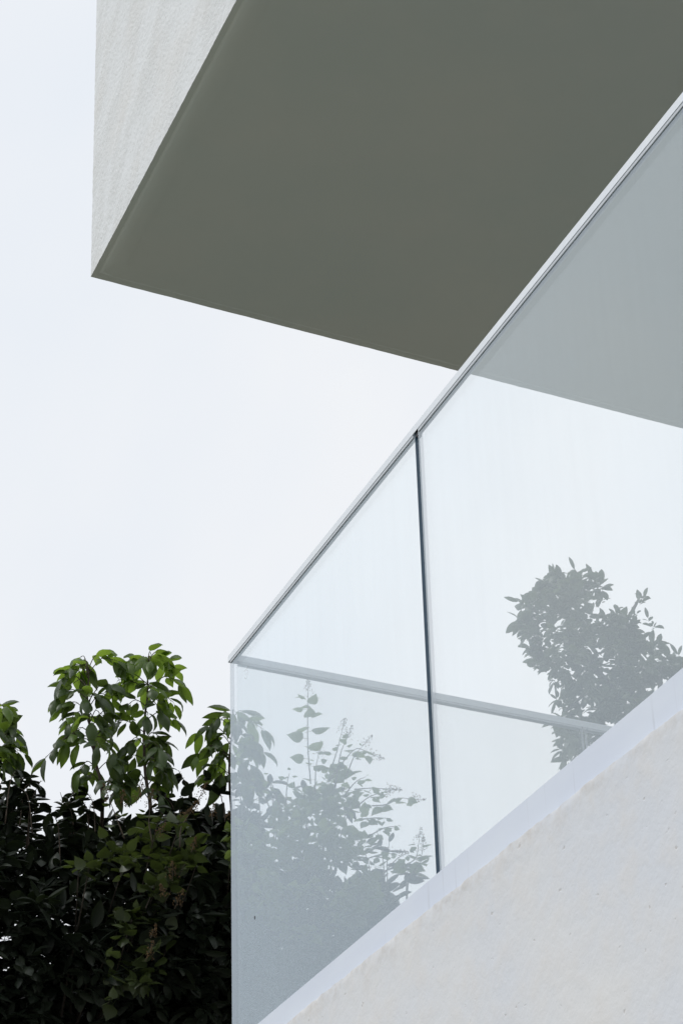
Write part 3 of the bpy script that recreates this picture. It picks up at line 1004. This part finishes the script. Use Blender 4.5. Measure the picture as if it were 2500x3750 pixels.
# ---- dense shrubs
def shrub(name, label, cat, group, P, y0, jd, thick, n, per, geos, mats, mimix, sc, trunk_r, keep, seed, spread=(0.2, 0.7), drop=0.25, zlow=None, limbs=None, gaps=0.0, hub_y=0.25, under=0.0):
    random.seed(seed)
    r = random.Random(seed)
    inside, dist = poly_test(P)
    xs, zs_ = [p[0] for p in P], [p[1] for p in P]
    cx = (min(xs) + max(xs)) / 2
    jd = Vector(jd).normalized()
    t = thing(name, label, cat, group, loc=(cx, y0 + 0.3, 0))
    pl = Vector(t.location)
    fol = Foliage(geos, mats)
    tips = []
    tries = 0
    while len(tips) < n and tries < n * 40:
        tries += 1
        x, z = r.uniform(min(xs), max(xs)), r.uniform(min(zs_), max(zs_))
        if not inside(x, z):
            continue
        d = dist(x, z)
        th = thick * math.sqrt(max(0.0, min(1.0, d / (0.55 * thick)))) + 0.05
        q = r.uniform(-1, 1) * th
        g = math.sin(x * 9.1 + seed) * math.sin(z * 8.3 + 1.7 * seed) * math.sin(q * 7 + seed * 0.7)
        if gaps and g > 1 - gaps and r.random() < 0.9:
            continue
        p = Vector((x, y0, z)) + jd * (q + under * max(0.0, max(zs_) - 0.55 - z))     # the crown overhangs its own foot
        # outward axis
        ax = Vector((x - cx, q * 0.8, (z - (min(zs_) + max(zs_)) / 2) * 0.7 + 0.25)) + Vector((r.uniform(-1, 1), r.uniform(-1, 1), r.uniform(-0.6, 0.8))) * 0.55
        tips.append((p, ax))
    for p, ax in tips:
        mi = 0 if r.random() < mimix else len(mats) - 1
        whorl(fol, p, ax, r.randint(per - 2, per + 2), sc, spread, mi, None, drop)
    # woody frame: a trunk and limbs that fan to some of the tips
    hub = Vector((cx, y0 + hub_y, min(zs_) - 0.9 if zlow is None else zlow))
    tl = smooth_line([(cx, y0 + hub_y, 0), (cx + 0.06, y0 + hub_y, hub.z * 0.5), tuple(hub)], 4)
    tube('trunk', [p - pl for p in tl], [trunk_r * (1 - 0.45 * i / (len(tl) - 1)) for i in range(len(tl))], BARK, t, 9)
    for p, ax in r.sample(tips, min(len(tips), 14)) if limbs is None else []:
        m1 = hub.lerp(p, 0.5) + Vector((r.uniform(-0.1, 0.1), hub_y * 0.25, -0.08))
        ll = smooth_line([hub - Vector((0, 0, 0.05)), m1, p], 5)
        tube('limb', [q - pl for q in ll], [trunk_r * 0.45 * (1 - 0.88 * i / (len(ll) - 1)) for i in range(len(ll))], BARK, t, 6)
    for lb in limbs or []:
        ll = smooth_line([(x, y0 + 0.05 * math.sin(z * 4), z) for x, z in lb[0]], 5)
        tube('limb', [q - pl for q in ll], [lb[1] + (lb[2] - lb[1]) * i / (len(ll) - 1) for i in range(len(ll))], BARK, t, 6)
    return t, fol, r


JD = (0.34, 0.83, 0.44)


def shoots(t, fol, r, edge, y, n):
    """leafy twigs that break the hedge's top line"""
    pl = Vector(t.location)
    for k in range(n):
        i = r.randrange(len(edge) - 1)
        u = r.random()
        x = edge[i][0] + (edge[i + 1][0] - edge[i][0]) * u
        z = edge[i][1] + (edge[i + 1][1] - edge[i][1]) * u
        if abs(edge[i + 1][0] - edge[i][0]) < 0.02:
            continue
        h = r.uniform(0.06, 0.20)
        dx = r.uniform(-0.10, 0.10)
        yy = y + r.uniform(-0.25, 0.25)
        z += (yy - y) * 0.5
        ll = smooth_line([(x, yy, z - 0.15), (x + dx * 0.3, yy, z + h * 0.4), (x + dx, yy, z + h)], 4)
        tube('twig', [q - pl for q in ll], [0.0032 - 0.002 * j / (len(ll) - 1) for j in range(len(ll))], TWIG, t, 5)
        for j in range(r.randint(5, 8)):
            q = r.uniform(0.3, 1.0) * (len(ll) - 1)
            j0 = min(int(q), len(ll) - 2)
            P = ll[j0].lerp(ll[j0 + 1], q - j0)
            an = r.uniform(0, 6.28)
            f = Vector((math.cos(an), math.sin(an), r.uniform(-0.5, 0.4)))
            fol.add(P, f, r.uniform(0.7, 1.15), r.uniform(-0.4, 0.4), 0, 1.0 + in_view(P))


# lower part of the hedge, widening towards the ground, so it stays solid from other places too
t, fol, r = shrub('dense_shrub', 'dark dense shrub filling the lower corner beside the glass, leaves almost black', 'shrub', 'dense dark shrubs of the hedge',
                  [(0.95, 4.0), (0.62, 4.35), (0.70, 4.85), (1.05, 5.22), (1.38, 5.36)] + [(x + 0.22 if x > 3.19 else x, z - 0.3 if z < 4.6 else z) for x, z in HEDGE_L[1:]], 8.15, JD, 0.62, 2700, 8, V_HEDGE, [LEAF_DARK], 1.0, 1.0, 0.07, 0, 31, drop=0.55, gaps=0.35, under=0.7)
for i in range(420):
    p = Vector((r.uniform(0.8, 3.4), 8.9 + r.uniform(-0.7, 0.7), r.uniform(1.2, 4.5)))
    whorl(fol, p, (r.uniform(-1, 1), -0.6, 0.4), 8, 1.25, mi=0, rank=500.0, drop=0.3)
shoots(t, fol, r, HEDGE_L[1:15], 8.1, 26)
fol.build(t, 295, 'crown')

t, fol, r = shrub('dense_shrub', 'dense dark shrub veiled blue-grey behind the first glass pane', 'shrub', 'dense dark shrubs of the hedge',
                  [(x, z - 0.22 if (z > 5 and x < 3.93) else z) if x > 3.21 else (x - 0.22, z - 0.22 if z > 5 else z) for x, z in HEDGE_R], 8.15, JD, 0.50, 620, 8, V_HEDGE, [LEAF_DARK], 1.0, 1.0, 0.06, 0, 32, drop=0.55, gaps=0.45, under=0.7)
for i in range(300):
    p = Vector((r.uniform(3.2, 4.6), 8.9 + r.uniform(-0.7, 0.7), r.uniform(1.2, 4.6)))
    whorl(fol, p, (r.uniform(-1, 1), -0.6, 0.4), 8, 1.25, mi=0, rank=500.0, drop=0.3)
shoots(t, fol, r, HEDGE_R[1:11], 8.1, 16)
fol.build(t, 295, 'crown')


# ---- flowering climber-like shrubs with heart leaves and rusty panicles
def panicle(parent, p, axis, ln, r):
    vv, ff = [], []
    pl = Vector(parent.location)
    a = Vector(axis).normalized()
    u = a.orthogonal().normalized()
    w = a.cross(u)

    def put(gv, gf):
        k = len(vv)
        vv.extend(gv)
        ff.extend(tuple(i + k for i in f) for f in gf)
    put(*tube_geo([p - pl, p + a * ln * 0.5 - pl, p + a * ln - pl], [0.0016, 0.0012, 0.0006], 4))
    m_ = mesh('flower_stalk', vv, ff)
    vv2, ff2 = [], []
    for k in range(70):
        s = r.uniform(0.15, 1.0)
        an = r.uniform(0, 6.28)
        c = p + a * ln * s + (u * math.cos(an) + w * math.sin(an)) * (1 - s * 0.85) * ln * 0.45 * r.uniform(0.2, 1) - pl
        q = r.uniform(0.0018, 0.0034)
        k0 = len(vv2)
        vv2.extend([c + Vector(o) * q for o in ((1, 0, 0), (-1, 0, 0), (0, 1, 0), (0, -1, 0), (0, 0, 1), (0, 0, -1))])
        ff2.extend([(k0 + i, k0 + j, k0 + l) for (i, j, l) in ((0, 2, 4), (2, 1, 4), (1, 3, 4), (3, 0, 4), (2, 0, 5), (1, 2, 5), (3, 1, 5), (0, 3, 5))])
    o = link('flower_panicle', mesh('flower_panicle', vv2, ff2), FLOWER, parent)
    link('stalk', m_, TWIG, o)
    return o


def sprig(fol, t, pts, y, r, n, sc=1.0, tip_flowers=True):
    pl = Vector(t.location)
    ll = smooth_line([(x, y + 0.02 * math.sin(z * 9), z) for x, z in pts], 5)
    tube('twig', [p - pl for p in ll], [0.0034 - 0.0022 * i / (len(ll) - 1) for i in range(len(ll))], TWIG, t, 5)
    for i in range(n):
        q = (0.15 + 0.85 * i / max(1, n - 1)) * (len(ll) - 1)
        i0 = min(int(q), len(ll) - 2)
        P = ll[i0].lerp(ll[i0 + 1], q - i0)
        d = (ll[i0 + 1] - ll[i0]).normalized()
        an = 2.4 * i + r.uniform(-0.4, 0.4)
        f = Vector((math.cos(an), math.sin(an) * 0.7, 0.0)) + d * 0.5 + Vector((0, 0, -0.35))
        fol.add(P + f.normalized() * 0.02, f, sc * (1.0 - 0.55 * i / n) * r.uniform(0.8, 1.1), r.uniform(-0.6, 0.6), 0, 0.0)
    if tip_flowers:
        panicle(t, ll[-1] - (ll[-1] - ll[-2]) * 0.3, (ll[-1] - ll[-3]), 0.09, r)


t, fol, r = shrub('flowering_shrub', 'light green heart-leaved shrub with rusty flower sprays, left of the glass edge', 'shrub', 'heart-leaved flowering shrubs',
                  FL_L, 7.62, JD, 0.14, 58, 5, V_HEART, [LEAF_HEART], 1.0, 0.74, 0.03, 0, 41, spread=(0.1, 0.5), drop=0.45, zlow=4.1, hub_y=0.95, gaps=0.6)
for (x, z) in ((2.80, 5.36), (2.86, 5.28), (2.91, 5.30), (2.72, 5.26), (2.62, 5.16), (2.69, 4.98), (2.66, 4.90), (2.70, 4.86), (2.60, 4.72), (2.58, 4.62), (2.53, 5.30), (2.77, 5.12), (2.47, 5.26)):
    panicle(t, Vector((x, 7.36, z)), (r.uniform(-0.5, 0.5), -0.3, r.uniform(0.2, 1)), r.uniform(0.06, 0.09), r)
for k in range(3):
    sprig(fol, t, [(2.50 + 0.12 * k, 5.16), (2.46 + 0.14 * k, 5.24), (2.43 + 0.17 * k, 5.30)], 7.4, r, 6, 0.7)
fol.build(t, 290, 'crown')

t, fol, r = shrub('flowering_shrub', 'heart-leaved shrub with an upright leafy spire behind the first glass pane', 'shrub', 'heart-leaved flowering shrubs',
                  FL_R, 7.75, JD, 0.18, 200, 5, V_HEART, [LEAF_HEART_LIT], 1.0, 0.64, 0.03, 0, 42, spread=(0.1, 0.5), drop=0.35, zlow=4.0, hub_y=0.6, gaps=0.8)
sprig(fol, t, SPIRE, 7.6, r, 15, 1.15)
for a_ in ARMS:
    sprig(fol, t, a_, 7.6, r, 7, 0.95)
sprig(fol, t, [(3.53, 5.75), (3.56, 5.84), (3.58, 5.93)], 7.6, r, 4, 0.7)
for (x, z, dx, dz) in ((3.30, 5.58, -0.05, 0.12), (3.22, 5.54, -0.06, 0.09), (3.36, 5.62, 0.03, 0.13), (3.48, 5.70, 0.02, 0.12), (3.62, 5.76, 0.07, 0.10), (3.66, 5.70, 0.10, 0.07), (3.70, 5.62, 0.12, 0.06), (3.72, 5.54, 0.13, 0.02), (3.74, 5.46, 0.13, 0.05), (3.76, 5.38, 0.12, 0.03), (3.68, 5.66, 0.14, 0.02), (3.57, 5.74, 0.05, 0.15), (3.80, 5.30, 0.12, 0.08)):
    sprig(fol, t, [(x - dx * 0.4, z - dz * 0.5), (x + dx * 0.2, z + dz * 0.6), (x + dx * 0.7, z + dz * 1.1)], 7.62 + r.uniform(-0.06, 0.1), r, 8, 0.62, r.random() < 0.6)
fol.build(t, 290, 'crown')

# ---- broadleaf tree behind the second pane
t, fol, r = shrub('broadleaf_tree', 'round-crowned tree standing alone behind the second glass pane', 'tree', None,
                  RT, 9.6, (0.45, 0.75, 0.48), 0.45, 430, 8, V_TREE, [LEAF_TREE], 1.0, 1.0, 0.11, 0, 51, drop=0.7, zlow=6.6, limbs=[(RTB[0], 0.045, 0.012), (RTB[1], 0.03, 0.006), (RTB[2], 0.025, 0.006), (RTB[3], 0.022, 0.006), (RTB[4], 0.022, 0.006), ([(6.51, 6.55), (6.62, 6.85), (6.75, 7.143)], 0.06, 0.045)], gaps=0.45)
for (x, z) in ((6.66, 8.42), (6.69, 8.47), (6.71, 8.30), (6.74, 8.26), (6.62, 8.33)):
    whorl(fol, (x, 9.6, z), (0.3, 0, 1), 5, 0.7, rank=0.0)
fol.build(t, 295, 'crown')
